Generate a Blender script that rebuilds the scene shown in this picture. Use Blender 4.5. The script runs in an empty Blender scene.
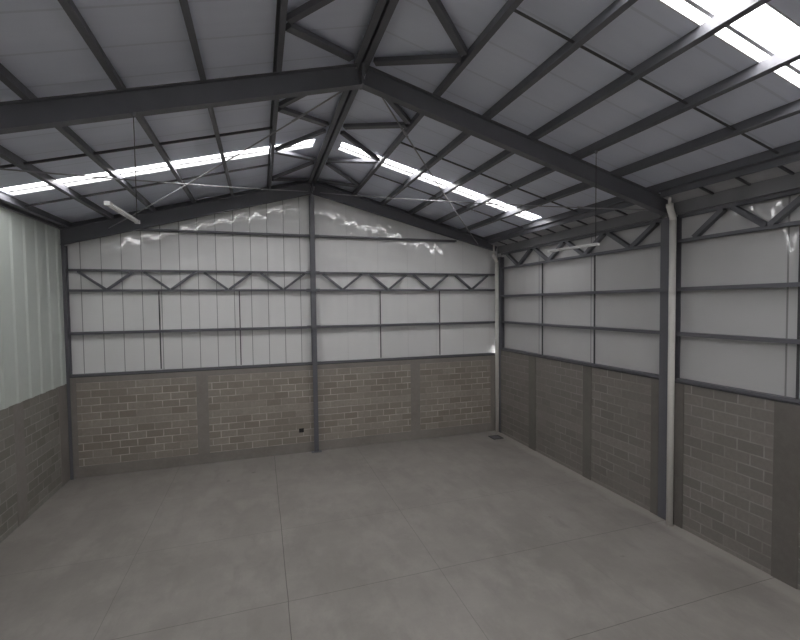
import bpy, bmesh, math, random
from mathutils import Vector, Matrix
random.seed(4)
C = bpy.context.scene.collection
V = Vector

# ------------------------------------------------------------------ dimensions (metres)
XL, XR, XM, XK = -4.75, 7.79, 1.56, 1.53          # steel line on the left, inner face of the right wall, ridge, middle column
XW = -4.82                              # inner face of the left wall
YF, YN, YB = 13.24, 6.60, -7.0          # gable wall face, middle frame, rear of the building
SL, SR = 0.261, 0.267                   # roof slopes left and right of the ridge
ZR, ZP, ZT = 7.82, 8.14, 8.30           # at the ridge: underside of rafter, of purlins, of roof sheets
HB, HL, HR = 2.70, 2.52, 2.88           # block wall heights
ANG = {-1: math.atan(SL), 1: math.atan(SR)}
S = SL

def slope_z(x, z0): return z0 - (SL if x < XM else SR) * abs(x - XM)
def lin(c):
    c = c / 255.0
    return c / 12.92 if c <= 0.04045 else ((c + 0.055) / 1.055) ** 2.4
def rgb(r, g, b): return (lin(r), lin(g), lin(b), 1.0)

# ------------------------------------------------------------------ material helpers
class Nodes:
    def __init__(s, name):
        s.m = bpy.data.materials.new(name); s.m.use_nodes = True
        s.t = s.m.node_tree; s.t.nodes.clear()
        s.out = s.n('ShaderNodeOutputMaterial')
    def n(s, kind, **kw):
        o = s.t.nodes.new(kind)
        for k, v in kw.items(): setattr(o, k, v)
        return o
    def l(s, a, b): s.t.links.new(a, b)
    def put(s, sock, val):
        if hasattr(val, 'is_output'): s.l(val, sock)
        else: sock.default_value = val
    def math(s, op, a, b=0.0, c=None, clamp=False):
        o = s.n('ShaderNodeMath', operation=op); o.use_clamp = clamp
        s.put(o.inputs[0], a); s.put(o.inputs[1], b)
        if c is not None: s.put(o.inputs[2], c)
        return o.outputs[0]
    def mix(s, f, a, b, mode='MIX'):
        o = s.n('ShaderNodeMix', data_type='RGBA', blend_type=mode)
        s.put(o.inputs[0], f); s.put(o.inputs[6], a); s.put(o.inputs[7], b)
        return o.outputs[2]
    def pos(s):
        g = s.n('ShaderNodeNewGeometry'); x = s.n('ShaderNodeSeparateXYZ'); s.l(g.outputs['Position'], x.inputs[0])
        return g.outputs['Position'], x.outputs[0], x.outputs[1], x.outputs[2]
    def noise(s, vec, scale, detail=4.0, rough=0.55, stretch=None):
        if stretch:
            mp = s.n('ShaderNodeMapping'); s.l(vec, mp.inputs[0]); mp.inputs['Scale'].default_value = stretch; vec = mp.outputs[0]
        o = s.n('ShaderNodeTexNoise'); s.l(vec, o.inputs['Vector'])
        o.inputs['Scale'].default_value = scale; o.inputs['Detail'].default_value = detail; o.inputs['Roughness'].default_value = rough
        return o.outputs['Fac']
    def ramp(s, fac, stops):
        o = s.n('ShaderNodeValToRGB'); e = o.color_ramp.elements
        while len(e) < len(stops): e.new(0.5)
        for k, (p, c) in enumerate(stops): e[k].position = p; e[k].color = c if len(c) == 4 else (*c, 1)
        s.l(fac, o.inputs[0]); return o.outputs[0]
    def remap(s, v, a, b, c, d):
        o = s.n('ShaderNodeMapRange'); s.put(o.inputs[0], v)
        for k, x in enumerate((a, b, c, d)): o.inputs[k + 1].default_value = x
        return o.outputs[0]
    def bump(s, h, strength, dist=0.01, normal=None):
        o = s.n('ShaderNodeBump'); o.inputs['Strength'].default_value = strength; o.inputs['Distance'].default_value = dist
        s.l(h, o.inputs['Height'])
        if normal is not None: s.l(normal, o.inputs['Normal'])
        return o.outputs[0]
    def pbr(s, color, rough=0.5, spec=0.5, metal=0.0, normal=None):
        b = s.n('ShaderNodeBsdfPrincipled')
        s.put(b.inputs['Base Color'], color); s.put(b.inputs['Roughness'], rough)
        s.put(b.inputs['Specular IOR Level'], spec); s.put(b.inputs['Metallic'], metal)
        if normal is not None: s.l(normal, b.inputs['Normal'])
        s.l(b.outputs[0], s.out.inputs[0]); return s.m
    def line(s, coord, at, half):      # 1 inside a line of half width round coord == at
        return s.math('LESS_THAN', s.math('ABSOLUTE', s.math('SUBTRACT', coord, at)), half)
    def grid(s, coord, at, pitch, half):   # 1 on repeated lines
        q = s.math('FRACT', s.math('DIVIDE', s.math('SUBTRACT', coord, at - pitch / 2), pitch))
        return s.math('LESS_THAN', s.math('ABSOLUTE', s.math('SUBTRACT', q, 0.5)), half / pitch)

def painted(name, col, rough=0.45, var=0.12, spec=0.5):
    k = Nodes(name); p, x, y, z = k.pos()
    n = k.noise(p, 3.0, 5)
    dark = tuple(c * (1 - var) for c in col[:3]) + (1,); lite = tuple(c * (1 + var) for c in col[:3]) + (1,)
    return k.pbr(k.mix(n, dark, lite), k.remap(k.noise(p, 9.0, 3), 0.3, 0.7, rough - 0.07, rough + 0.07), spec, 0.0, k.bump(k.noise(p, 60.0, 2), 0.06, 0.003))

STEEL = painted('grey_steel_paint', (0.138, 0.139, 0.156, 1), 0.47)
STEEL_DARK = painted('dark_steel_paint', (0.062, 0.061, 0.067, 1), 0.45)
GALV = painted('galvanised_rod', (0.30, 0.30, 0.31, 1), 0.35)
PVC = painted('grey_white_pvc', (0.74, 0.72, 0.68, 1), 0.35, 0.06)
LAMPW = painted('lamp_housing_white', (0.68, 0.68, 0.67, 1), 0.35, 0.04)
TUBE = painted('unlit_tube_glass', (0.82, 0.82, 0.82, 1), 0.18, 0.02)
CABLE = painted('dark_cable', (0.04, 0.04, 0.042, 1), 0.5)
BLACK = painted('black_plastic', (0.006, 0.006, 0.006, 1), 0.5)
IRON = painted('drain_iron', (0.05, 0.05, 0.05, 1), 0.55)
GUTTER = painted('gutter_sheet', (0.42, 0.425, 0.44, 1), 0.5)
BEAMG = painted('eaves_beam_paint', (0.185, 0.185, 0.195, 1), 0.45)

def concrete_mat(name, col, axis):
    k = Nodes(name); p, x, y, z = k.pos()
    a = k.noise(p, 1.1, 6, 0.6); b = k.noise(p, 9.0, 5, 0.65)
    c = k.mix(a, tuple(v * 0.72 for v in col[:3]) + (1,), tuple(v * 1.28 for v in col[:3]) + (1,))
    c = k.mix(k.remap(b, 0.45, 0.8, 0.0, 0.35), c, tuple(v * 1.35 for v in col[:3]) + (1,))
    return k.pbr(c, 0.85, 0.3, 0, k.bump(b, 0.25, 0.01))
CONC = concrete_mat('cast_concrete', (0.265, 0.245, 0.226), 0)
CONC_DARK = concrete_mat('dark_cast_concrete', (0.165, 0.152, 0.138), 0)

def block_mat(name, axis, z0, tint=(1, 1, 1), vis=1.0, phase=0.0, even=0.30):
    k = Nodes(name); p, x, y, z = k.pos()
    u = x if axis == 'x' else y
    cb = k.n('ShaderNodeCombineXYZ'); k.l(k.math('ADD', u, phase + 40.0), cb.inputs[0]); k.l(k.math('SUBTRACT', z, z0 - 4.0), cb.inputs[1])
    wob = k.noise(p, 2.2, 3)
    cb2 = k.n('ShaderNodeVectorMath', operation='ADD'); k.l(cb.outputs[0], cb2.inputs[0])
    wv = k.n('ShaderNodeCombineXYZ'); k.l(k.math('MULTIPLY', k.math('SUBTRACT', wob, 0.5), 0.03), wv.inputs[0]); k.l(k.math('MULTIPLY', k.math('SUBTRACT', wob, 0.5), 0.02), wv.inputs[1])
    k.l(wv.outputs[0], cb2.inputs[1])
    br = k.n('ShaderNodeTexBrick'); k.l(cb2.outputs[0], br.inputs['Vector'])
    br.offset = 0.5; br.inputs['Scale'].default_value = 1.0
    br.inputs['Brick Width'].default_value = 0.42; br.inputs['Row Height'].default_value = 0.2
    br.inputs['Mortar Size'].default_value = 0.012; br.inputs['Mortar Smooth'].default_value = 0.2; br.inputs['Bias'].default_value = -0.1
    t = tint
    br.inputs['Color1'].default_value = (0.185 * t[0], 0.170 * t[1], 0.154 * t[2], 1)
    br.inputs['Color2'].default_value = (0.305 * t[0], 0.284 * t[1], 0.26 * t[2], 1)
    br.inputs['Mortar'].default_value = (0.245 * t[0], 0.227 * t[1], 0.208 * t[2], 1)
    plain = (0.245 * t[0], 0.227 * t[1], 0.208 * t[2], 1)
    body = k.mix(even, br.outputs['Color'], plain)
    # rows differ: lighter, smeared courses
    row = k.math('FLOOR', k.math('DIVIDE', k.math('SUBTRACT', z, z0 - 4.0), 0.2))
    wn = k.n('ShaderNodeTexWhiteNoise', noise_dimensions='1D'); k.l(row, wn.inputs['W'])
    body = k.mix(k.remap(wn.outputs['Value'], 0.45, 0.9, 0.0, 0.75), body, (0.315 * t[0], 0.296 * t[1], 0.272 * t[2], 1))
    n1 = k.noise(p, 0.9, 4); n2 = k.noise(p, 14.0, 6, 0.7)
    body = k.mix(k.remap(n1, 0.3, 0.75, 0.0, 0.45), body, plain)
    body = k.mix(k.remap(n2, 0.35, 0.75, 0.0, 0.5), body, tuple(v * 0.72 for v in plain[:3]) + (1,))
    # bed joints stay visible, upright joints are partly smeared over
    bed = k.math('LESS_THAN', k.math('ABSOLUTE', k.math('SUBTRACT', k.math('FRACT', k.math('ADD', k.math('DIVIDE', k.math('SUBTRACT', z, z0 - 4.0), 0.2), 0.5)), 0.5)), 0.10)
    amt = k.math('MULTIPLY', k.remap(k.noise(p, 1.6, 4), 0.38, 0.60, 0.08 * vis, 1.0 * vis), k.remap(wn.outputs['Value'], 0.5, 0.8, 1.0, 0.5))
    amt = k.math('MAXIMUM', amt, k.math('MULTIPLY', bed, k.remap(k.noise(p, 0.8, 3), 0.35, 0.6, 0.15 * vis, 0.7 * vis)))
    mort_amt = k.math('MULTIPLY', br.outputs['Fac'], amt)
    col = k.mix(mort_amt, body, (0.43 * t[0], 0.41 * t[1], 0.38 * t[2], 1))
    nb = k.bump(n2, 0.45, 0.012); nb = k.bump(k.math('SUBTRACT', 1.0, br.outputs['Fac']), 0.35, 0.008, nb)
    return k.pbr(col, 0.92, 0.25, 0, nb)
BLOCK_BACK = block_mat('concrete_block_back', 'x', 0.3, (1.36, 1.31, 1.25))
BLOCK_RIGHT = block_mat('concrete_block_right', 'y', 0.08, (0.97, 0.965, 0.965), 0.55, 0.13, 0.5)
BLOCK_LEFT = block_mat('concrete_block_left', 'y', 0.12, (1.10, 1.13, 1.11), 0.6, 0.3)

def panel_mat(name, axis, at, pitch, half, seam_or_shade_amt, rib_pitch, rib_amp, col=(0.79, 0.79, 0.785)):
    """painted cladding sheet: joints between sheets (on the side wall painted bar shadows), shallow ribs, a slightly wavy glossy surface"""
    k = Nodes(name); p, x, y, z = k.pos(); u = x if axis == 'x' else y
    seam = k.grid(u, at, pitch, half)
    sheet = k.math('FLOOR', k.math('DIVIDE', k.math('SUBTRACT', u, at), pitch))
    wn = k.n('ShaderNodeTexWhiteNoise', noise_dimensions='1D'); k.l(sheet, wn.inputs['W'])
    c = k.mix(k.noise(p, 0.8, 4), tuple(v * 0.96 for v in col) + (1,), tuple(v * 1.04 for v in col) + (1,))
    c = k.mix(k.math('MULTIPLY', wn.outputs['Value'], 0.08), c, tuple(v * 0.75 for v in col) + (1,))
    c = k.mix(k.math('MULTIPLY', seam, seam_or_shade_amt), c, (0.05, 0.05, 0.05, 1))
    rib = k.math('SINE', k.math('MULTIPLY', k.math('SUBTRACT', u, at), 2 * math.pi / rib_pitch))
    # slightly dished, unevenly fixed sheets: tilt of the surface up-down and sideways
    ph = k.math('MULTIPLY', k.math('SUBTRACT', u, at), 2 * math.pi / 0.47)
    sh = k.n('ShaderNodeTexWhiteNoise', noise_dimensions='1D'); k.l(k.math('FLOOR', k.math('DIVIDE', k.math('SUBTRACT', u, at), 0.47)), sh.inputs['W'])
    sz = k.math('ADD', k.math('MULTIPLY', k.math('COSINE', ph), 0.009), k.math('MULTIPLY', k.math('SUBTRACT', sh.outputs['Value'], 0.5), 0.014))
    sz = k.math('ADD', sz, k.math('ADD', k.math('MULTIPLY', k.math('SUBTRACT', k.noise(p, 3.2, 2), 0.5), 0.06), 0.024))
    su = k.math('ADD', k.math('MULTIPLY', k.math('SINE', ph), 0.030), k.math('MULTIPLY', k.math('SUBTRACT', k.noise(p, 4.1, 2), 0.5), 0.03))
    cv = k.n('ShaderNodeCombineXYZ'); k.put(cv.inputs[0], su if axis == 'x' else 0.0); k.put(cv.inputs[1], 0.0 if axis == 'x' else su); k.l(sz, cv.inputs[2])
    geo = k.n('ShaderNodeNewGeometry'); ad = k.n('ShaderNodeVectorMath', operation='ADD'); k.l(geo.outputs['Normal'], ad.inputs[0]); k.l(cv.outputs[0], ad.inputs[1])
    nm = k.n('ShaderNodeVectorMath', operation='NORMALIZE'); k.l(ad.outputs[0], nm.inputs[0])
    nb = k.bump(rib, rib_amp, 0.006, nm.outputs[0])
    nb = k.bump(k.math('SUBTRACT', 1.0, seam), 0.6, 0.006, nb)
    b = k.n('ShaderNodeBsdfPrincipled'); k.l(c, b.inputs['Base Color'])
    b.inputs['Roughness'].default_value = 0.058; b.inputs['Specular IOR Level'].default_value = 0.55
    k.l(nb, b.inputs['Normal']); k.l(b.outputs[0], k.out.inputs[0])
    return k.m
CLAD_BACK_L = panel_mat('cladding_sheet_seamed', 'x', -0.24, 0.47, 0.010, 0.58, 0.235, 0.05)
CLAD_BACK_R = panel_mat('cladding_sheet_plain', 'x', 1.6, 1.0, 0.006, 0.16, 0.25, 0.10)
CLAD_RIGHT = panel_mat('cladding_sheet_side', 'y', 8.87, 2.13, 0.014, 0.55, 0.25, 0.08, (0.57, 0.57, 0.57))  # dark lines paint the soft shadow of the upright bars, not joints
CLAD_LEFT = painted('corrugated_sheet_pale_green', (0.57, 0.615, 0.575, 1), 0.4, 0.04)

def ceiling_mat():
    k = Nodes('roof_sheet_underside'); p, x, y, z = k.pos()
    seam = k.grid(y, 0.35, 0.69, 0.016)
    streak = k.noise(p, 1.0, 4, 0.6, (0.35, 3.2, 0.35))
    c = k.mix(streak, (0.70, 0.735, 0.845, 1), (0.81, 0.845, 0.95, 1))
    c = k.mix(k.math('MULTIPLY', seam, 0.16), c, (0.15, 0.15, 0.155, 1))
    nb = k.bump(k.noise(p, 1.0, 2, 0.5, (0.6, 5.0, 0.6)), 0.15, 0.03)
    return k.pbr(c, 0.42, 0.4, 0, nb)
ROOF = ceiling_mat()

def floor_mat():
    k = Nodes('power_floated_concrete_floor'); p, x, y, z = k.pos()
    a = k.noise(p, 0.55, 6, 0.62); b = k.noise(p, 1.3, 6, 0.66, (1.0, 0.7, 1.0)); f = k.noise(p, 22.0, 5, 0.7)
    c = k.ramp(a, [(0.30, (0.244, 0.227, 0.208)), (0.50, (0.284, 0.265, 0.244)), (0.72, (0.338, 0.317, 0.293))])
    c = k.mix(k.remap(b, 0.46, 0.66, 0.0, 0.70), c, (0.362, 0.340, 0.314, 1))
    c = k.mix(k.remap(k.noise(p, 3.1, 4, 0.6, (1.0, 0.35, 1.0)), 0.52, 0.72, 0.0, 0.55), c, (0.240, 0.222, 0.203, 1))
    c = k.mix(k.remap(f, 0.5, 0.85, 0.0, 0.25), c, (0.222, 0.205, 0.187, 1))
    # pale mortar dust swept against the right wall
    du = k.math('MULTIPLY', k.remap(k.math('ADD', x, k.math('MULTIPLY', k.math('SUBTRACT', b, 0.5), 0.5)), 7.42, 7.60, 0.0, 1.0), 0.55, clamp=True)
    c = k.mix(du, c, (0.43, 0.405, 0.37, 1))
    # small rust and oil spots
    sp = k.noise(p, 2.6, 2, 0.4)
    c = k.mix(k.remap(sp, 0.74, 0.80, 0.0, 0.5), c, (0.10, 0.088, 0.078, 1))
    w = k.math('MULTIPLY', k.math('SUBTRACT', k.noise(p, 1.3, 3), 0.5), 0.03)
    xs = k.math('ADD', x, w); ys = k.math('ADD', y, w)
    j = None
    for cx, amt in ((-2.24, 0.30), (0.30, 0.65), (2.78, 0.32), (5.28, 0.10)):
        q = k.math('MULTIPLY', k.line(xs, cx, 0.006), amt); j = q if j is None else k.math('MAXIMUM', j, q)
    for cy, amt in ((2.4, 0.6), (4.62, 0.50), (6.58, 0.45), (8.78, 0.28), (11.0, 0.15)):
        j = k.math('MAXIMUM', j, k.math('MULTIPLY', k.line(ys, cy, 0.006), amt))
    c = k.mix(j, c, (0.045, 0.042, 0.038, 1))
    nb = k.bump(f, 0.10, 0.004); nb = k.bump(k.math('SUBTRACT', 1.0, j), 0.3, 0.004, nb)
    return k.pbr(c, k.remap(b, 0.3, 0.7, 0.42, 0.62), 0.4, 0, nb)
FLOOR = floor_mat()

def skylight_mat():
    k = Nodes('translucent_skylight_sheet'); p, x, y, z = k.pos()
    tr = k.n('ShaderNodeBsdfTransparent'); tr.inputs[0].default_value = (0.93, 0.93, 0.92, 1)
    tl = k.n('ShaderNodeBsdfTranslucent'); tl.inputs[0].default_value = (0.9, 0.9, 0.89, 1)
    gl = k.n('ShaderNodeBsdfGlossy'); gl.inputs['Roughness'].default_value = 0.3
    m1 = k.n('ShaderNodeMixShader'); m1.inputs[0].default_value = 0.35
    k.l(tr.outputs[0], m1.inputs[1]); k.l(tl.outputs[0], m1.inputs[2])
    m2 = k.n('ShaderNodeMixShader'); m2.inputs[0].default_value = 0.05
    k.l(m1.outputs[0], m2.inputs[1]); k.l(gl.outputs[0], m2.inputs[2]); k.l(m2.outputs[0], k.out.inputs[0])
    return k.m
SKYL = skylight_mat()

# ------------------------------------------------------------------ mesh helpers
def link(name, bm, mat, parent=None, smooth=False):
    bmesh.ops.remove_doubles(bm, verts=bm.verts, dist=1e-5)
    bmesh.ops.recalc_face_normals(bm, faces=bm.faces)
    me = bpy.data.meshes.new(name); bm.to_mesh(me); bm.free()
    for m in (mat if isinstance(mat, (list, tuple)) else [mat]): me.materials.append(m)
    if smooth:
        for f in me.polygons: f.use_smooth = True
    o = bpy.data.objects.new(name, me); C.objects.link(o)
    if parent is not None:
        o.parent = parent; o.matrix_parent_inverse = Matrix.Translation(parent.location).inverted()
    return o
def tag(o, label=None, cat=None, group=None, kind=None):
    if label: o['label'] = label
    if cat: o['category'] = cat
    if group: o['group'] = group
    if kind: o['kind'] = kind
    return o
def thing(name, label, cat, loc=(0, 0, 0), group=None):
    o = bpy.data.objects.new(name, None); C.objects.link(o); o.location = loc; o.empty_display_size = 0.2
    return tag(o, label, cat, group)
def struct(name, label, bm, mat, cat=None, smooth=False):
    o = link(name, bm, mat, None, smooth); return tag(o, label, cat or name.split('_')[0], None, 'structure')

def box(bm, x0, x1, y0, y1, z0, z1, mi=0):
    vs = [bm.verts.new((x, y, z)) for x in (x0, x1) for y in (y0, y1) for z in (z0, z1)]
    for q in ((0, 1, 3, 2), (4, 6, 7, 5), (0, 4, 5, 1), (2, 3, 7, 6), (0, 2, 6, 4), (1, 5, 7, 3)):
        f = bm.faces.new([vs[i] for i in q]); f.material_index = mi
    return bm
def prism(bm, prof, p0, p1, up):
    """closed profile (u, v) swept straight from p0 to p1; v runs along up"""
    p0, p1, up = V(p0), V(p1), V(up)
    d = (p1 - p0).normalized(); u = d.cross(up).normalized(); w = u.cross(d).normalized()
    a = [bm.verts.new(p0 + u * q[0] + w * q[1]) for q in prof]; b = [bm.verts.new(p1 + u * q[0] + w * q[1]) for q in prof]
    n = len(prof)
    for i in range(n): bm.faces.new((a[i], a[(i + 1) % n], b[(i + 1) % n], b[i]))
    bm.faces.new(a); bm.faces.new(list(reversed(b)))
    return bm
def rect(w, h, cu=0.0, cv=0.0): return [(cu - w / 2, cv - h / 2), (cu + w / 2, cv - h / 2), (cu + w / 2, cv + h / 2), (cu - w / 2, cv + h / 2)]
def chan(h, f, t=0.006, side=1, lip=0.016):
    """lipped channel, web at u = 0, flanges towards side; v from 0 to h"""
    q = [(0, 0), (f, 0), (f, lip), (f - t, lip), (f - t, t), (t, t), (t, h - t), (f - t, h - t), (f - t, h - lip), (f, h - lip), (f, h), (0, h)]
    return [(side * a, b) for a, b in q]
def isec(h, f, tf=0.012, tw=0.008):
    a, b = f / 2, tw / 2
    return [(-a, 0), (a, 0), (a, tf), (b, tf), (b, h - tf), (a, h - tf), (a, h), (-a, h), (-a, h - tf), (-b, h - tf), (-b, tf), (-a, tf)]
def angle(a, t=0.005): return [(0, 0), (a, 0), (a, t), (t, t), (t, a), (0, a)]
def circ(r, n=10): return [(r * math.cos(2 * math.pi * i / n), r * math.sin(2 * math.pi * i / n)) for i in range(n)]
def tube(bm, pts, r, n=16):
    pts = [V(p) for p in pts]; rings = []
    for i, p in enumerate(pts):
        d = (pts[min(i + 1, len(pts) - 1)] - pts[max(i - 1, 0)]).normalized()
        ref = V((0, 1, 0)) if abs(d.y) < 0.9 else V((1, 0, 0))
        u = d.cross(ref).normalized(); w = u.cross(d).normalized()
        rr = r[i] if isinstance(r, (list, tuple)) else r
        rings.append([bm.verts.new(p + u * rr * math.cos(2 * math.pi * k / n) + w * rr * math.sin(2 * math.pi * k / n)) for k in range(n)])
    for a, b in zip(rings, rings[1:]):
        for k in range(n): bm.faces.new((a[k], a[(k + 1) % n], b[(k + 1) % n], b[k]))
    bm.faces.new(rings[0]); bm.faces.new(list(reversed(rings[-1])))
    return bm
B = bmesh.new
ORD = ['first', 'second', 'third', 'fourth', 'fifth', 'sixth', 'seventh']

# ------------------------------------------------------------------ the setting
struct('floor', 'grey power-floated concrete floor with thin saw-cut joints', box(B(), -5.3, 8.3, YB - 0.4, 13.8, -0.15, 0), FLOOR)

# gable wall at the back: block work with concrete base beam, posts, and cladding above
wb = struct('wall_back', 'grey concrete block base of the gable wall at the back', box(B(), -5.05, 8.05, YF, YF + 0.2, 0, HB - 0.05), BLOCK_BACK, 'wall')
link('base_beam', box(B(), XW, XR, YF - 0.006, YF + 0.02, 0, 0.30), CONC, wb)
for x0, x1 in ((-4.80, -4.62), (-1.76, -1.46), (4.62, 4.94), (7.56, 7.78)):
    link('concrete_post', box(B(), x0, x1, YF - 0.010, YF + 0.02, 0.0, HB - 0.05), CONC, wb)
link('top_beam', box(B(), XW, XR, YF - 0.006, YF + 0.02, 2.50, HB - 0.05), CONC, wb)
def gable_sheet(bm, x0, x1, y0, y1, zb):
    xs = sorted({x0, x1} | ({XM} if x0 < XM < x1 else set()))
    fr = []
    for y in (y0, y1):
        lo = [bm.verts.new((x, y, zb)) for x in xs]; hi = [bm.verts.new((x, y, slope_z(x, ZT) - 0.004)) for x in xs]; fr.append((lo, hi))
    for k in range(len(xs) - 1):
        for lo, hi in fr: bm.faces.new((lo[k], lo[k + 1], hi[k + 1], hi[k]))
        for a in (0, 1): bm.faces.new((fr[0][a][k], fr[0][a][k + 1], fr[1][a][k + 1], fr[1][a][k]))
    for k in (0, -1): bm.faces.new((fr[0][0][k], fr[0][1][k], fr[1][1][k], fr[1][0][k]))
    return bm
YC = YF + 0.15                                            # face of the gable cladding
tag(link('cladding', gable_sheet(B(), -5.0, XM, YC, YC + 0.05, HB - 0.02), CLAD_BACK_L, wb), 'pale grey cladding with dark upright joints')
tag(link('cladding', gable_sheet(B(), XM, 8.0, YC, YC + 0.05, HB - 0.02), CLAD_BACK_R, wb), 'pale grey smooth cladding without visible joints')
link('wall_cap', box(B(), XW, XR, YF - 0.004, YC, HB - 0.05, HB - 0.024), STEEL_DARK, wb)

XC = XR + 0.14                                            # face of the right cladding
wr = struct('wall_right', 'grey concrete block base of the long right wall', box(B(), XR, XR + 0.2, YB, YF, 0, HR - 0.02), BLOCK_RIGHT, 'wall')
for y0, y1 in ((10.97, 11.31), (8.68, 8.97), (6.77, 6.95), (6.22, 6.41), (4.31, 4.67), (2.1, 2.45), (0.0, 0.3)):
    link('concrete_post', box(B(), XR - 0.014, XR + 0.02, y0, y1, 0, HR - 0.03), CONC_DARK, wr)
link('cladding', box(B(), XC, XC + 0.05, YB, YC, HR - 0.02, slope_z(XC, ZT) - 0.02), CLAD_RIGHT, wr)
link('wall_cap', box(B(), XR - 0.01, XC, YB, YF, HR - 0.03, HR - 0.005), STEEL_DARK, wr)

wl = struct('wall_left', 'grey concrete block base of the left wall under corrugated sheets', box(B(), XW - 0.2, XW, YB, YF, 0, HL + 0.2), BLOCK_LEFT, 'wall')
for y0, y1 in ((12.72, 13.22), (10.68, 11.06), (8.5, 8.86), (6.4, 6.8)):
    link('concrete_post', box(B(), XW - 0.02, XW + 0.008, y0, y1, 0, HL + 0.1), CONC, wl)
# corrugated sheet: broad flats with raised trapezoid ribs, in front of the block work
bm = B(); prof = []; y = 13.22 + 0.0
pitch, d = 0.52, 0.024
yy = 12.96
ys = []
while yy > YB: ys.append(yy); yy -= pitch
pts = [(XW + 0.02, 13.20)]
for r in ys:
    pts += [(XW + 0.02, r + 0.10), (XW + 0.02 + d, r + 0.055), (XW + 0.02 + d, r - 0.055), (XW + 0.02, r - 0.10)]
pts.append((XW + 0.02, YB))
za, zb = HL, 6.455
for off in (0.0, -0.012):
    lo = [bm.verts.new((x + off, q, za)) for x, q in pts]; hi = [bm.verts.new((x + off, q, zb)) for x, q in pts]
    for k in range(len(pts) - 1): bm.faces.new((lo[k], lo[k + 1], hi[k + 1], hi[k]))
    if off == 0.0: a = (lo, hi)
    else:
        for k in range(len(pts) - 1):
            bm.faces.new((a[0][k], a[0][k + 1], lo[k + 1], lo[k])); bm.faces.new((a[1][k], a[1][k + 1], hi[k + 1], hi[k]))
tag(link('corrugated_sheet', bm, CLAD_LEFT, wl), 'pale green corrugated sheet with upright ribs')
link('upper_wall', box(B(), XW - 0.2, XW - 0.15, YB, YC, HL + 0.2, slope_z(XW - 0.2, ZT) - 0.01), CLAD_LEFT, wl)

for sg, xe in ((-1, -4.9), (1, 7.9)):      # strip closing the gap between gable cladding and roof
    bm = B(); x0 = XM + sg * 0.005
    prism(bm, rect(0.012, 0.20), (x0, YC - 0.012, slope_z(x0, ZT) - 0.105), (xe, YC - 0.012, slope_z(xe, ZT) - 0.105), (0, 0, 1))
    struct('trim_%d' % (1 if sg < 0 else 2), 'dark closing strip between gable cladding and %s roof slope' % ('left' if sg < 0 else 'right'), bm, STEEL, 'trim')
struct('wall_front', 'pale cladding of the rear gable', gable_sheet(B(), -5.05, 8.05, YB - 0.1, YB, 0.0), CLAD_BACK_R, 'wall')

# roof sheets with openings for the skylights
SKY = [(9.97, 10.50), (3.05, 3.585), (-4.0, -3.35)]
SKX = {-1: (1.26, -4.60), 1: (1.88, 7.30)}
def slab(bm, xa, xb, y0, y1, z0=ZT, t=0.06):
    vs = []
    for x in (xa, xb):
        for y in (y0, y1):
            for dz in (0, t): vs.append(bm.verts.new((x, y, slope_z(x, z0) + dz)))
    for q in ((0, 1, 3, 2), (4, 6, 7, 5), (0, 4, 5, 1), (2, 3, 7, 6), (0, 2, 6, 4), (1, 5, 7, 3)): bm.faces.new([vs[i] for i in q])
bm = B()
for sg, xe in ((-1, -5.1), (1, 8.1)):
    cuts = [13.8] + [v for a, b in SKY for v in (b, a)] + [YB - 0.2]
    for k in range(0, len(cuts), 2): slab(bm, XM, xe, cuts[k + 1], cuts[k])
    for a, b in SKY:
        slab(bm, XM, SKX[sg][0], a, b); slab(bm, SKX[sg][1], xe, a, b)
struct('ceiling', 'grey underside of the pitched sheet roof', bm, ROOF, 'ceiling')

n = 0
for (a, b), where in zip(SKY, ('far bay', 'near bay', 'bay behind the viewpoint')):
    for sg, side in ((-1, 'left'), (1, 'right')):
        n += 1
        xa, xb = SKX[sg]; bm = B()
        # ribbed translucent sheet: flat pans with a raised rib near each edge
        prof = [(a - 0.04, 0), (a + 0.05, 0), (a + 0.075, 0.035), (a + 0.105, 0.035), (a + 0.13, 0), (b - 0.13, 0), (b - 0.105, 0.035), (b - 0.075, 0.035), (b - 0.05, 0), (b + 0.04, 0)]
        xs0, xs1 = xa - sg * 0.04, xb + sg * 0.04
        lo = [bm.verts.new((xs0, q, slope_z(xs0, ZT) + 0.065 + h)) for q, h in prof]; hi = [bm.verts.new((xs1, q, slope_z(xs1, ZT) + 0.065 + h)) for q, h in prof]
        for k in range(len(prof) - 1): bm.faces.new((lo[k], lo[k + 1], hi[k + 1], hi[k]))
        w = struct('window_%d' % n, 'bright translucent skylight strip in the %s roof slope, %s' % (side, where), bm, SKYL, 'skylight')
        fb = B(); prism(fb, rect(0.085 if a > 8 else 0.045, 0.02), (xa, b - (0.095 if a > 8 else 0.115), slope_z(xa, ZT) + 0.055), (xb, b - (0.095 if a > 8 else 0.115), slope_z(xb, ZT) + 0.055), (0, 0, 1))
        tag(link('lap_joint', fb, GALV, w), 'grey lap joint running along the skylight strip')
        # frame edge along each long side
        for q, sd in ((a, 1), (b, -1)):
            fb = B(); prism(fb, rect(0.015, 0.07, 0, 0.0), (xa, q + sd * 0.008, slope_z(xa, ZT) + 0.03), (xb, q + sd * 0.008, slope_z(xb, ZT) + 0.03), (0, 0, 1))
            link('window_edge', fb, LAMPW, w)
        ld = bpy.data.lights.new('sky_portal', 'AREA'); ld.shape = 'RECTANGLE'; ld.size = abs(xb - xa) / math.cos(ANG[sg]); ld.size_y = b - a
        ld.cycles.is_portal = True
        lo_ = bpy.data.objects.new('sky_portal', ld); C.objects.link(lo_)
        xm = (xa + xb) / 2; lo_.location = (xm, (a + b) / 2, slope_z(xm, ZT) + 0.14); lo_.rotation_euler = (0, sg * ANG[sg], 0)

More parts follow.
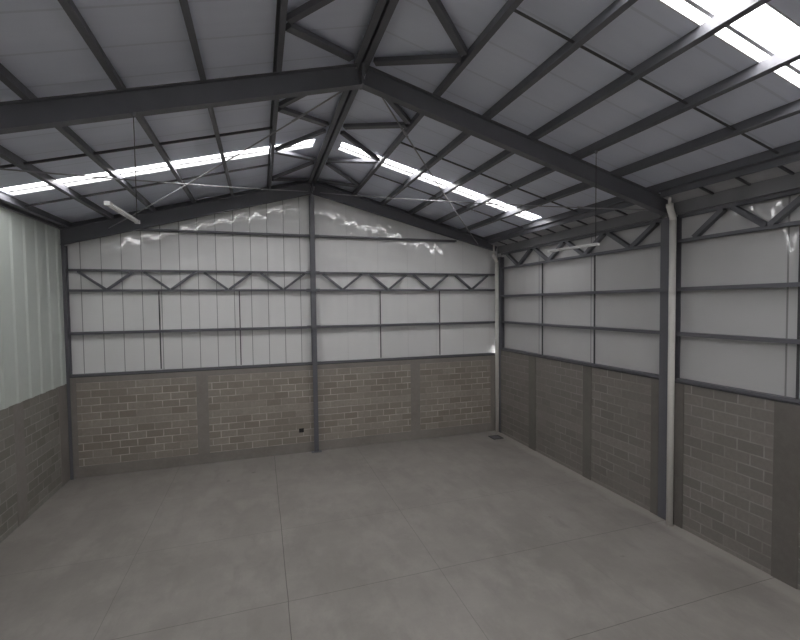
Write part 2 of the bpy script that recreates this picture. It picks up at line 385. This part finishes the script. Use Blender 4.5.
# ------------------------------------------------------------------ steel frame
UPN = {1: V((SR, 0, 1)).normalized(), -1: V((-SL, 0, 1)).normalized()}
def rafter(y, sg, z_under, depth, xe, label, lift=0.0):
    r = thing('steel_rafter', label, 'rafter', (xe, y, slope_z(xe, z_under)), 'sloping portal rafters')
    bm = B(); h = depth * math.cos(ANG[sg])
    p0 = (XM + sg * 0.012, y, slope_z(XM + sg * 0.012, z_under)); p1 = (xe, y, slope_z(xe, z_under))
    prism(bm, isec(h, 0.15), p0, p1, UPN[sg])
    if lift:                                     # shallower towards the eaves
        for v in bm.verts:
            f = abs(v.co.x - XM) / abs(xe - XM); top = slope_z(v.co.x, z_under) + depth
            if top - v.co.z > depth * 0.5: v.co.z += lift * f
    link('beam', bm, STEEL, r)
    link('ridge_plate', box(B(), min(XM, XM + sg * 0.018), max(XM, XM + sg * 0.018), y - 0.10, y + 0.10, slope_z(XM, z_under) + 0.0, slope_z(XM, z_under) + depth - 0.01), STEEL, r)
    if y < 10:
        for k, zz in enumerate((0.12, 0.28)):
            bb = B(); xq = XM + sg * 0.09; prism(bb, circ(0.012, 6), (xq, y - 0.004, slope_z(xq, z_under) + zz), (xq, y - 0.03, slope_z(xq, z_under) + zz), (0, 0, 1)); link('bolt', bb, GALV if (k == 1 and sg < 0) else STEEL, r)
        for f in (0.33, 0.66):
            xq = XM + (xe - XM) * f; bb = B()
            bot = slope_z(xq, z_under) + 0.012
            box(bb, xq - 0.005, xq + 0.005, y + 0.004, y + 0.07, bot, bot + depth - 0.03); link('stiffener', bb, STEEL, r)
    return r
rafter(YN, -1, ZR, ZP - ZR, XL + 0.02, 'large near grey rafter sloping down to the left')
rafter(YN, 1, ZR, ZP - ZR, XR - 0.06, 'large near grey rafter sloping down to the right to the white pipe')
rafter(13.16, -1, 7.79, ZP - 7.79, XL - 0.04, 'far grey rafter on the gable wall sloping down to the left corner', -0.06)
rafter(13.16, 1, 7.79, ZP - 7.79, XR - 0.06, 'far grey rafter on the gable wall sloping down to the right corner', 0.10)

def column(x0, x1, y0, y1, ztop, label, face, cleats=()):
    """I column; face = direction its flange looks ('x' or 'y')"""
    c = thing('steel_column', label, 'column', ((x0 + x1) / 2, (y0 + y1) / 2, 0), 'grey steel columns')
    bm = B(); t = 0.012
    if face == 'y':
        box(bm, x0, x1, y0, y0 + t, 0.0, ztop); box(bm, x0, x1, y1 - t, y1, 0.0, ztop); xm = (x0 + x1) / 2; box(bm, xm - 0.005, xm + 0.005, y0 + t, y1 - t, 0.0, ztop)
    else:
        box(bm, x0, x0 + t, y0, y1, 0.0, ztop); box(bm, x1 - t, x1, y0, y1, 0.0, ztop); ym = (y0 + y1) / 2; box(bm, x0 + t, x1 - t, ym - 0.005, ym + 0.005, 0.0, ztop)
    link('shaft', bm, STEEL, c)
    return c
cm = column(XK - 0.068, XK + 0.068, YF - 0.12, YF + 0.13, 7.775, 'slim grey column in the middle of the gable wall', 'y')
link('base_plate', box(B(), XK - 0.15, XK + 0.15, YF - 0.16, YF, 0.0, 0.015), STEEL, cm)
for z in (HB, 3.81, 4.92, 5.45, 6.55):
    link('girt_cleat', box(B(), XK - 0.20, XK + 0.20, YF + 0.0, YF + 0.03, z - 0.045, z + 0.045), STEEL, cm)
link('base_gusset', box(B(), XK - 0.006, XK + 0.006, YF - 0.155, YF - 0.12, 0.015, 0.12), STEEL, cm)
column(XL - 0.05, XL + 0.02, YF - 0.07, YF + 0.12, 6.075, 'dark grey corner column between corrugated left wall and gable wall', 'y')
column(XR - 0.02, XR + 0.13, 12.92, 13.08, 6.03, 'grey corner column behind the far white downpipe', 'x')
column(XR - 0.02, XR + 0.13, 6.42, 6.76, 6.14, 'wide grey column of the right wall behind the near white downpipe', 'x')
column(XW + 0.08, XW + 0.26, 6.50, 6.70, 6.14, 'grey column on the left wall carrying the near rafter', 'x')

# purlins: lipped channels along the building on top of the rafters
Y0, Y1 = -0.4, YC - 0.01
PR = [2.80, 3.72, 4.64, 5.57, 6.49, 7.39]; PL = [0.33, -0.67, -1.67, -2.68, -3.67, -4.63]
def purlin(x, sg, label):
    bm = B(); z = slope_z(x, ZP) + 0.002; u = 1 if sg > 0 else -1
    prism(bm, chan(0.155, 0.075, side=u), (x - sg * 0.037, Y0, z + S * 0.037), (x - sg * 0.037, Y1, z + S * 0.037), UPN[sg])
    tag(link('roof_purlin', bm, STEEL), label, 'purlin', 'roof purlins')
for k, x in enumerate(PR): purlin(x, 1, 'grey steel roof purlin on the right slope, %s below the ridge' % ORD[k] if k < 5 else 'lowest grey roof purlin on the right slope, beside the gutter')
for k, x in enumerate(PL): purlin(x, -1, 'grey steel roof purlin on the left slope, %s below the ridge' % ORD[k] if k < 5 else 'lowest grey roof purlin on the left slope, above the corrugated wall')
for sg, side in ((-1, 'left'), (1, 'right')):
    bm = B(); x = XM + sg * 0.02
    prism(bm, chan(0.15, 0.10, side=sg), (x, Y0, ZP + 0.004), (x, Y1, ZP + 0.004), (0, 0, 1))
    tag(link('ridge_purlin', bm, STEEL), '%s one of the paired channels running under the roof ridge' % side, 'purlin', 'ridge purlins')

# zigzag struts between ridge and first purlins
nodes = [(13.05, 'r'), (12.28, 'p'), (11.42, 'r'), (11.18, 'r'), (10.05, 'p'), (9.28, 'r'), (8.98, 'r'), (7.86, 'p'), (6.86, 'r'), (6.48, 'r'), (5.52, 'p'), (4.62, 'r'), (4.3, 'r'), (3.2, 'p')]
segs = [(0, 1), (1, 2), (3, 4), (4, 5), (6, 7), (7, 8), (9, 10), (10, 11), (12, 13)]
for sg, side, xp in ((-1, 'left', PL[0]), (1, 'right', PR[0])):
    for k, (i, j) in enumerate(segs):
        P = []
        for q, oth in ((nodes[i], nodes[j]), (nodes[j], nodes[i])):
            e = 0.06 if oth[0] > q[0] else -0.06
            x = XM + sg * 0.175 if q[1] == 'r' else xp - sg * 0.075
            P.append((x, q[0] + (e if q[1] == 'p' else 0), slope_z(x, ZP) + 0.03))
        bm = B(); prism(bm, rect(0.105, 0.07, 0, 0.035), P[0], P[1], UPN[sg])
        where = 'far bay, %s from the gable wall' % ORD[k] if k < 6 else 'near bay, %s this side of the near rafter' % ORD[k - 6]
        tag(link('ridge_strut', bm, STEEL), 'grey strut %s of the ridge, %s' % (side, where), 'strut', 'zigzag struts along the ridge')

# thin sag bars across the purlins
for sg, side, P in ((-1, 'left', PL), (1, 'right', PR)):
    for y, where in ((11.0, 'beyond the far skylight'), (8.72, 'between near rafter and far skylight'), (4.46, 'between near rafter and near skylight')):
        bm = B(); xa, xb = P[0], P[-1]
        prism(bm, angle(0.038), (xa, y, slope_z(xa, ZP) + 0.05), (xb, y, slope_z(xb, ZP) + 0.05), UPN[sg])
        tag(link('sag_bar', bm, STEEL_DARK), 'thin dark sag bar across the %s roof purlins, %s' % (side, where), 'bar', 'sag bars across the roof purlins')

# crossed bracing rods under the far bay
def rod(p0, p1, label):
    r = thing('brace_rod', label, 'rod', ((p0[0] + p1[0]) / 2, (p0[1] + p1[1]) / 2, (p0[2] + p1[2]) / 2), 'crossed roof bracing rods')
    bm = B(); P0, P1 = V(p0), V(p1); pts = [P0.lerp(P1, t / 12) - V((0, 0, 0.05 * 4 * (t / 12) * (1 - t / 12))) for t in range(13)]
    tube(bm, pts, 0.013, 8); link('rod', bm, GALV, r)
    m = P0.lerp(P1, 0.12); n_ = P0.lerp(P1, 0.16); off = V((0, 0, -0.022)); bm = B(); tube(bm, [m + off, n_ + off], 0.02, 8); link('turnbuckle', bm, GALV, r)
zz = lambda x: slope_z(x, ZP - 0.24)
rod((XM - 0.15, 6.70, zz(XM - 0.15)), (-3.70, 13.05, zz(-3.70)), 'thin steel brace rod from near ridge down to the gable, left slope')
rod((-4.60, 6.70, zz(-4.6) - 0.04), (XM - 0.15, 13.05, zz(XM - 0.15) - 0.04), 'thin steel brace rod rising to the gable peak, left slope')
rod((XM + 0.30, 6.70, zz(XM + 0.30)), (7.0, 13.05, zz(7.0)), 'thin steel brace rod from near ridge down to right gable corner')
rod((7.45, 6.72, zz(7.45) - 0.04), (XM + 0.2, 13.05, zz(XM + 0.2) - 0.04), 'thin steel brace rod rising to the gable peak, right slope')

# ------------------------------------------------------------------ wall girts
def girt_x(x0, x1, z, label, h=0.075):
    bm = B(); prism(bm, chan(0.13, h, side=1, lip=0.015), (x0, YF + 0.134, z + h / 2), (x1, YF + 0.134, z + h / 2), (0, -1, 0))
    tag(link('cladding_girt', bm, STEEL), label, 'girt', 'wall girts')
def girt_y(y0, y1, z, label, h=0.07):
    bm = B(); prism(bm, chan(0.13, h, side=-1, lip=0.015), (XC - 0.004, y0, z + h / 2), (XC - 0.004, y1, z + h / 2), (-1, 0, 0))
    tag(link('cladding_girt', bm, STEEL), label, 'girt', 'wall girts')
HALF = (('left', XL + 0.02, XK - 0.07), ('right', XK + 0.07, XR - 0.02))
for side, a, b in HALF:
    a2, b2 = (-3.2, b) if side == 'left' else (a, 6.3)
    girt_x(a2, b2, 6.56, 'topmost grey girt under the rafter, %s half of gable wall' % side, 0.06)
    girt_x(a, b, 3.80, 'grey girt halfway up the cladding, %s half of gable wall' % side)
    girt_x(a, b, HB + 0.005, 'grey girt along the top of the blocks, %s half of gable wall' % side, 0.05)
BAY = (('far', 6.77, 12.91), ('near', -0.2, 6.41))
for side, a, b in BAY:
    girt_y(a, b, 4.70, 'upper grey girt on right wall cladding, %s bay' % side)
    girt_y(a, b, 3.82, 'lower grey girt on right wall cladding, %s bay' % side)
    girt_y(a, b, HR + 0.028, 'grey girt along the top of the right wall blocks, %s bay' % side, 0.05)

def lattice(label, axis, a, b, z0, z1, bottoms, half, loc):
    t = thing('lattice_girt', label, 'lattice girt', loc, 'lattice girts')
    def pt(u, z, dpt): return (u, YF + dpt, z) if axis == 'x' else (XR + dpt, u, z)
    inn = (0, -1, 0) if axis == 'x' else (-1, 0, 0)
    for nm, z in (('top_chord', z1), ('bottom_chord', z0)):
        bm = B(); prism(bm, chan(0.11, 0.06, side=1 if axis == 'x' else -1, lip=0.012), pt(a, z + 0.03, 0.125), pt(b, z + 0.03, 0.125), inn); link(nm, bm, STEEL, t)
    for u in bottoms:
        for s in (-1, 1):
            u1 = u + s * half
            if not (min(a, b) + 0.02 < u1 < max(a, b) - 0.02): 
                continue
            bm = B(); prism(bm, rect(0.062, 0.08) if axis == 'x' else rect(0.085, 0.10), pt(u + s * 0.022, z0 + 0.03, 0.062), pt(u1, z1 - 0.03, 0.062), inn); link('diagonal', bm, STEEL, t)
    return t
lattice('grey zigzag lattice girt across the left half of the gable wall', 'x', XL + 0.02, XK - 0.07, 4.92, 5.45, (-3.87, -2.35, -0.86, 0.66), 0.63, (-1.6, YF, 4.92))
lattice('grey zigzag lattice girt across the right half of the gable wall', 'x', XK + 0.07, XR - 0.02, 4.92, 5.45, (2.44, 3.92, 5.38, 6.88), 0.61, (4.6, YF, 4.92))
lattice('grey zigzag lattice girt high on the right wall, far bay', 'y', 6.77, 12.91, 5.64, 6.12, (11.95, 10.45, 9.02, 7.58), 0.66, (XR, 9.9, 5.64))
lattice('grey zigzag lattice girt high on the right wall, near bay', 'y', -0.2, 6.41, 5.64, 6.12, (6.12, 4.85, 3.5, 2.15, 0.8), 0.56, (XR, 3.0, 5.64))

def wall_rod(p, z0, z1, label):
    bm = B(); box(bm, p[0] - 0.014, p[0] + 0.014, p[1] - 0.014, p[1] + 0.014, z0, z1)
    tag(link('sag_bar', bm, STEEL_DARK), label, 'bar', 'upright sag bars on the walls')
for x, lb in ((-2.64, 'left half of gable wall, nearer the left corner'), (-0.57, 'left half of gable wall, nearer the middle column'), (3.64, 'right half of gable wall, nearer the middle column'), (5.69, 'right half of gable wall, nearer the white downpipe')):
    wall_rod((x, YF + 0.06), HB + 0.06, 4.89, 'thin upright dark bar through the girts, ' + lb)
for y, lb in ((10.72, 'far bay, nearer the back corner'), (8.65, 'far bay, nearer the near column'), (4.40, 'near bay')):
    wall_rod((XR + 0.05, y), HR + 0.05, 5.61, 'thin upright dark bar through the right wall girts, ' + lb)

# ------------------------------------------------------------------ eaves, gutters, downpipes
for side, a, b, lo, hi in (('far', 6.76, 13.08, 6.9, 13.0), ('near', -0.4, 6.46, 0.0, 6.4)):
    g = thing('eaves_gutter', 'long grey sheet gutter under the right roof edge, %s bay' % side, 'gutter', (7.55, (a + b) / 2, 6.42), 'eaves gutters')
    pts = [(7.45, 6.53), (7.45, 6.48), (7.752, 6.39), (7.752, 6.60), (7.738, 6.60), (7.738, 6.405), (7.463, 6.49), (7.463, 6.53)]
    bm = B(); A = [bm.verts.new((x, a, z)) for x, z in pts]; Z = [bm.verts.new((x, b, z)) for x, z in pts]
    for i in range(len(pts)): bm.faces.new((A[i], A[(i + 1) % 8], Z[(i + 1) % 8], Z[i]))
    bm.faces.new(A); bm.faces.new(list(reversed(Z)))
    link('trough', bm, GUTTER, g)
    bm = B(); box(bm, 7.41, 7.448, a, b, 6.47, slope_z(7.43, ZP) + 0.0); link('gutter_lip', bm, STEEL, g)
    y = 12.46 if side == 'far' else 5.68
    while y > lo + 0.1:
        bm = B(); prism(bm, rect(0.035, 0.03), (7.42, y, 6.472), (7.74, y, 6.376), (0, 0, 1)); link('strap', bm, STEEL_DARK, g); y -= 0.61
    e = B(); prism(e, chan(0.25, 0.06, side=1, lip=0.0), (7.757, a, 6.155), (7.757, b, 6.155), (0, 0, 1))
    tag(link('eaves_beam', e, BEAMG), 'grey eaves beam above the right wall lattice, %s bay' % side, 'beam', 'eaves beams')
bm = B(); prism(bm, chan(0.165, 0.07, side=1, lip=0.0), (XW + 0.05, -0.4, 6.45), (XW + 0.05, 13.05, 6.45), (0, 0, 1))
tag(link('eaves_beam', bm, BEAMG), 'grey eaves beam along the top of the corrugated left wall', 'beam')

def downpipe(x, y, xt, yt, zb, zt, znk, label):
    p = thing('downpipe', label, 'pipe', (x, y, 0), 'white plastic downpipes')
    tube(bm := B(), [(x, y, 0.0), (x, y, zb)], 0.060, 20); link('pipe', bm, PVC, p, True)
    pts = []
    for k in range(13):
        t = k / 12; s_ = t * t * (3 - 2 * t); pts.append((x + (xt - x) * s_, y + (yt - y) * s_, zb - 0.03 + (zt - zb + 0.03) * t))
    tube(bm := B(), pts, 0.0605, 20); link('offset_bend', bm, PVC, p, True)
    tube(bm := B(), [(xt, yt, zt - 0.02), (xt, yt, znk)], 0.030, 16); link('outlet_neck', bm, PVC, p, True)
    tube(bm := B(), [(xt, yt, zt - 0.05), (xt, yt, zt + 0.012)], 0.062, 20); link('socket', bm, PVC, p, True)
    return p
downpipe(7.69, 6.42, 7.53, 6.36, 6.08, 6.32, 6.46, 'near white plastic downpipe on the wide right wall column')
downpipe(7.68, 13.00, 7.56, 12.98, 5.88, 6.10, 6.44, 'far white plastic downpipe in the back right corner')

# ------------------------------------------------------------------ hanging lamps
def lamp(p0, p1, cable_at, ztop, label):
    P0, P1 = V(p0), V(p1); d = (P1 - P0).normalized()
    t = thing('pendant_light', label, 'lamp', tuple((P0 + P1) / 2), 'hanging tube lamps')
    bm = B(); prism(bm, [(-0.016, 0.02), (-0.022, 0.0), (-0.028, -0.010), (0.028, -0.010), (0.022, 0.0), (0.016, 0.02)], P0, P1, (0, 0, 1)); link('housing', bm, LAMPW, t)
    for s in (-1, 1):
        off = V((-d.y, d.x, 0)) * 0.014 * s + V((0, 0, -0.019)); bm = B(); tube(bm, [P0 + d * 0.03 + off, P1 - d * 0.03 + off], 0.009, 12); link('tube', bm, TUBE, t, True)
    for q, s in ((P0, 1), (P1, -1)):
        bm = B(); prism(bm, rect(0.058, 0.044, 0, -0.006), q - d * 0.004 * s, q + d * 0.05 * s, (0, 0, 1)); link('end_cap', bm, LAMPW, t)
    c = V(cable_at); bm = B(); tube(bm, [(c.x, c.y, P0.z + 0.03), (c.x, c.y, ztop)], 0.006, 8); tag(link('cable', bm, CABLE, t), 'thin dark suspension cable')
    bm = B(); tube(bm, [(c.x, c.y, ztop - 0.05), (c.x, c.y, ztop)], 0.022, 10); link('cable_clip', bm, STEEL, t)
lamp((-1.55, 5.44, 5.60), (-1.52, 6.54, 5.60), (-1.525, 6.53, 0), slope_z(-1.525, ZR), 'unlit white tube lamp hanging under the near left rafter')
lamp((5.57, 6.06, 5.47), (5.38, 7.16, 5.47), (5.555, 6.11, 0), slope_z(5.555, ZP), 'unlit white tube lamp hanging from a right slope purlin')

# ------------------------------------------------------------------ small things
d = thing('floor_drain', 'small square dark iron drain cover in the floor by the far downpipe', 'drain', (7.36, 12.55, 0))
bm = B()
for x0, x1, y0, y1 in ((7.17, 7.55, 12.36, 12.40), (7.17, 7.55, 12.70, 12.74), (7.17, 7.21, 12.40, 12.70), (7.51, 7.55, 12.40, 12.70)): box(bm, x0, x1, y0, y1, 0.0, 0.008)
link('drain_frame', bm, IRON, d)
bm = B()
for k in range(8): box(bm, 7.222 + k * 0.036, 7.244 + k * 0.036, 12.40, 12.70, 0.0, 0.006)
link('drain_grate', bm, STEEL, d)

eb = thing('socket_box', 'small black recessed box low in the gable block wall left of middle column', 'box', (1.10, YF - 0.004, 0.68))
bm = B(); box(bm, 1.035, 1.165, YF - 0.004, YF + 0.01, 0.625, 0.735); link('recess', bm, BLACK, eb)
bm = B()
for x0, x1, z0, z1 in ((1.03, 1.17, 0.735, 0.741), (1.03, 1.17, 0.619, 0.625), (1.03, 1.035, 0.625, 0.735), (1.165, 1.17, 0.625, 0.735)): box(bm, x0, x1, YF - 0.007, YF + 0.01, z0, z1)
link('rim', bm, BLACK, eb)

# ------------------------------------------------------------------ sky
w = bpy.data.worlds.new('overcast_sky'); bpy.context.scene.world = w; w.use_nodes = True
bg = w.node_tree.nodes['Background']; bg.inputs[0].default_value = (1.0, 0.987, 1.005, 1); bg.inputs[1].default_value = 1.0

# ------------------------------------------------------------------ camera
yaw, pit, rol, f = math.radians(17.9028), math.radians(2.1191), math.radians(-0.6645), 431.36
fw = V((math.sin(yaw) * math.cos(pit), math.cos(yaw) * math.cos(pit), -math.sin(pit)))
rt = V((math.cos(yaw), -math.sin(yaw), 0)); up = rt.cross(fw)
r2 = rt * math.cos(rol) + up * math.sin(rol); u2 = up * math.cos(rol) - rt * math.sin(rol)
cd = bpy.data.cameras.new('camera'); cam = bpy.data.objects.new('camera', cd); C.objects.link(cam)
cam.matrix_world = Matrix(((r2.x, u2.x, -fw.x, 0), (r2.y, u2.y, -fw.y, 0), (r2.z, u2.z, -fw.z, 4.4711), (0, 0, 0, 1)))
cd.sensor_fit = 'HORIZONTAL'; cd.sensor_width = 36; cd.lens = f / 800 * 36; cd.clip_start = 0.05
sc = bpy.context.scene; sc.camera = cam
vs = sc.view_settings; vs.view_transform = 'Standard'; vs.look = 'None'; vs.gamma = 1.0; vs.use_curve_mapping = False
vs.exposure = 4.1
sc.cycles.use_denoising = True; sc.cycles.max_bounces = 12; sc.cycles.diffuse_bounces = 8; sc.cycles.transparent_max_bounces = 16
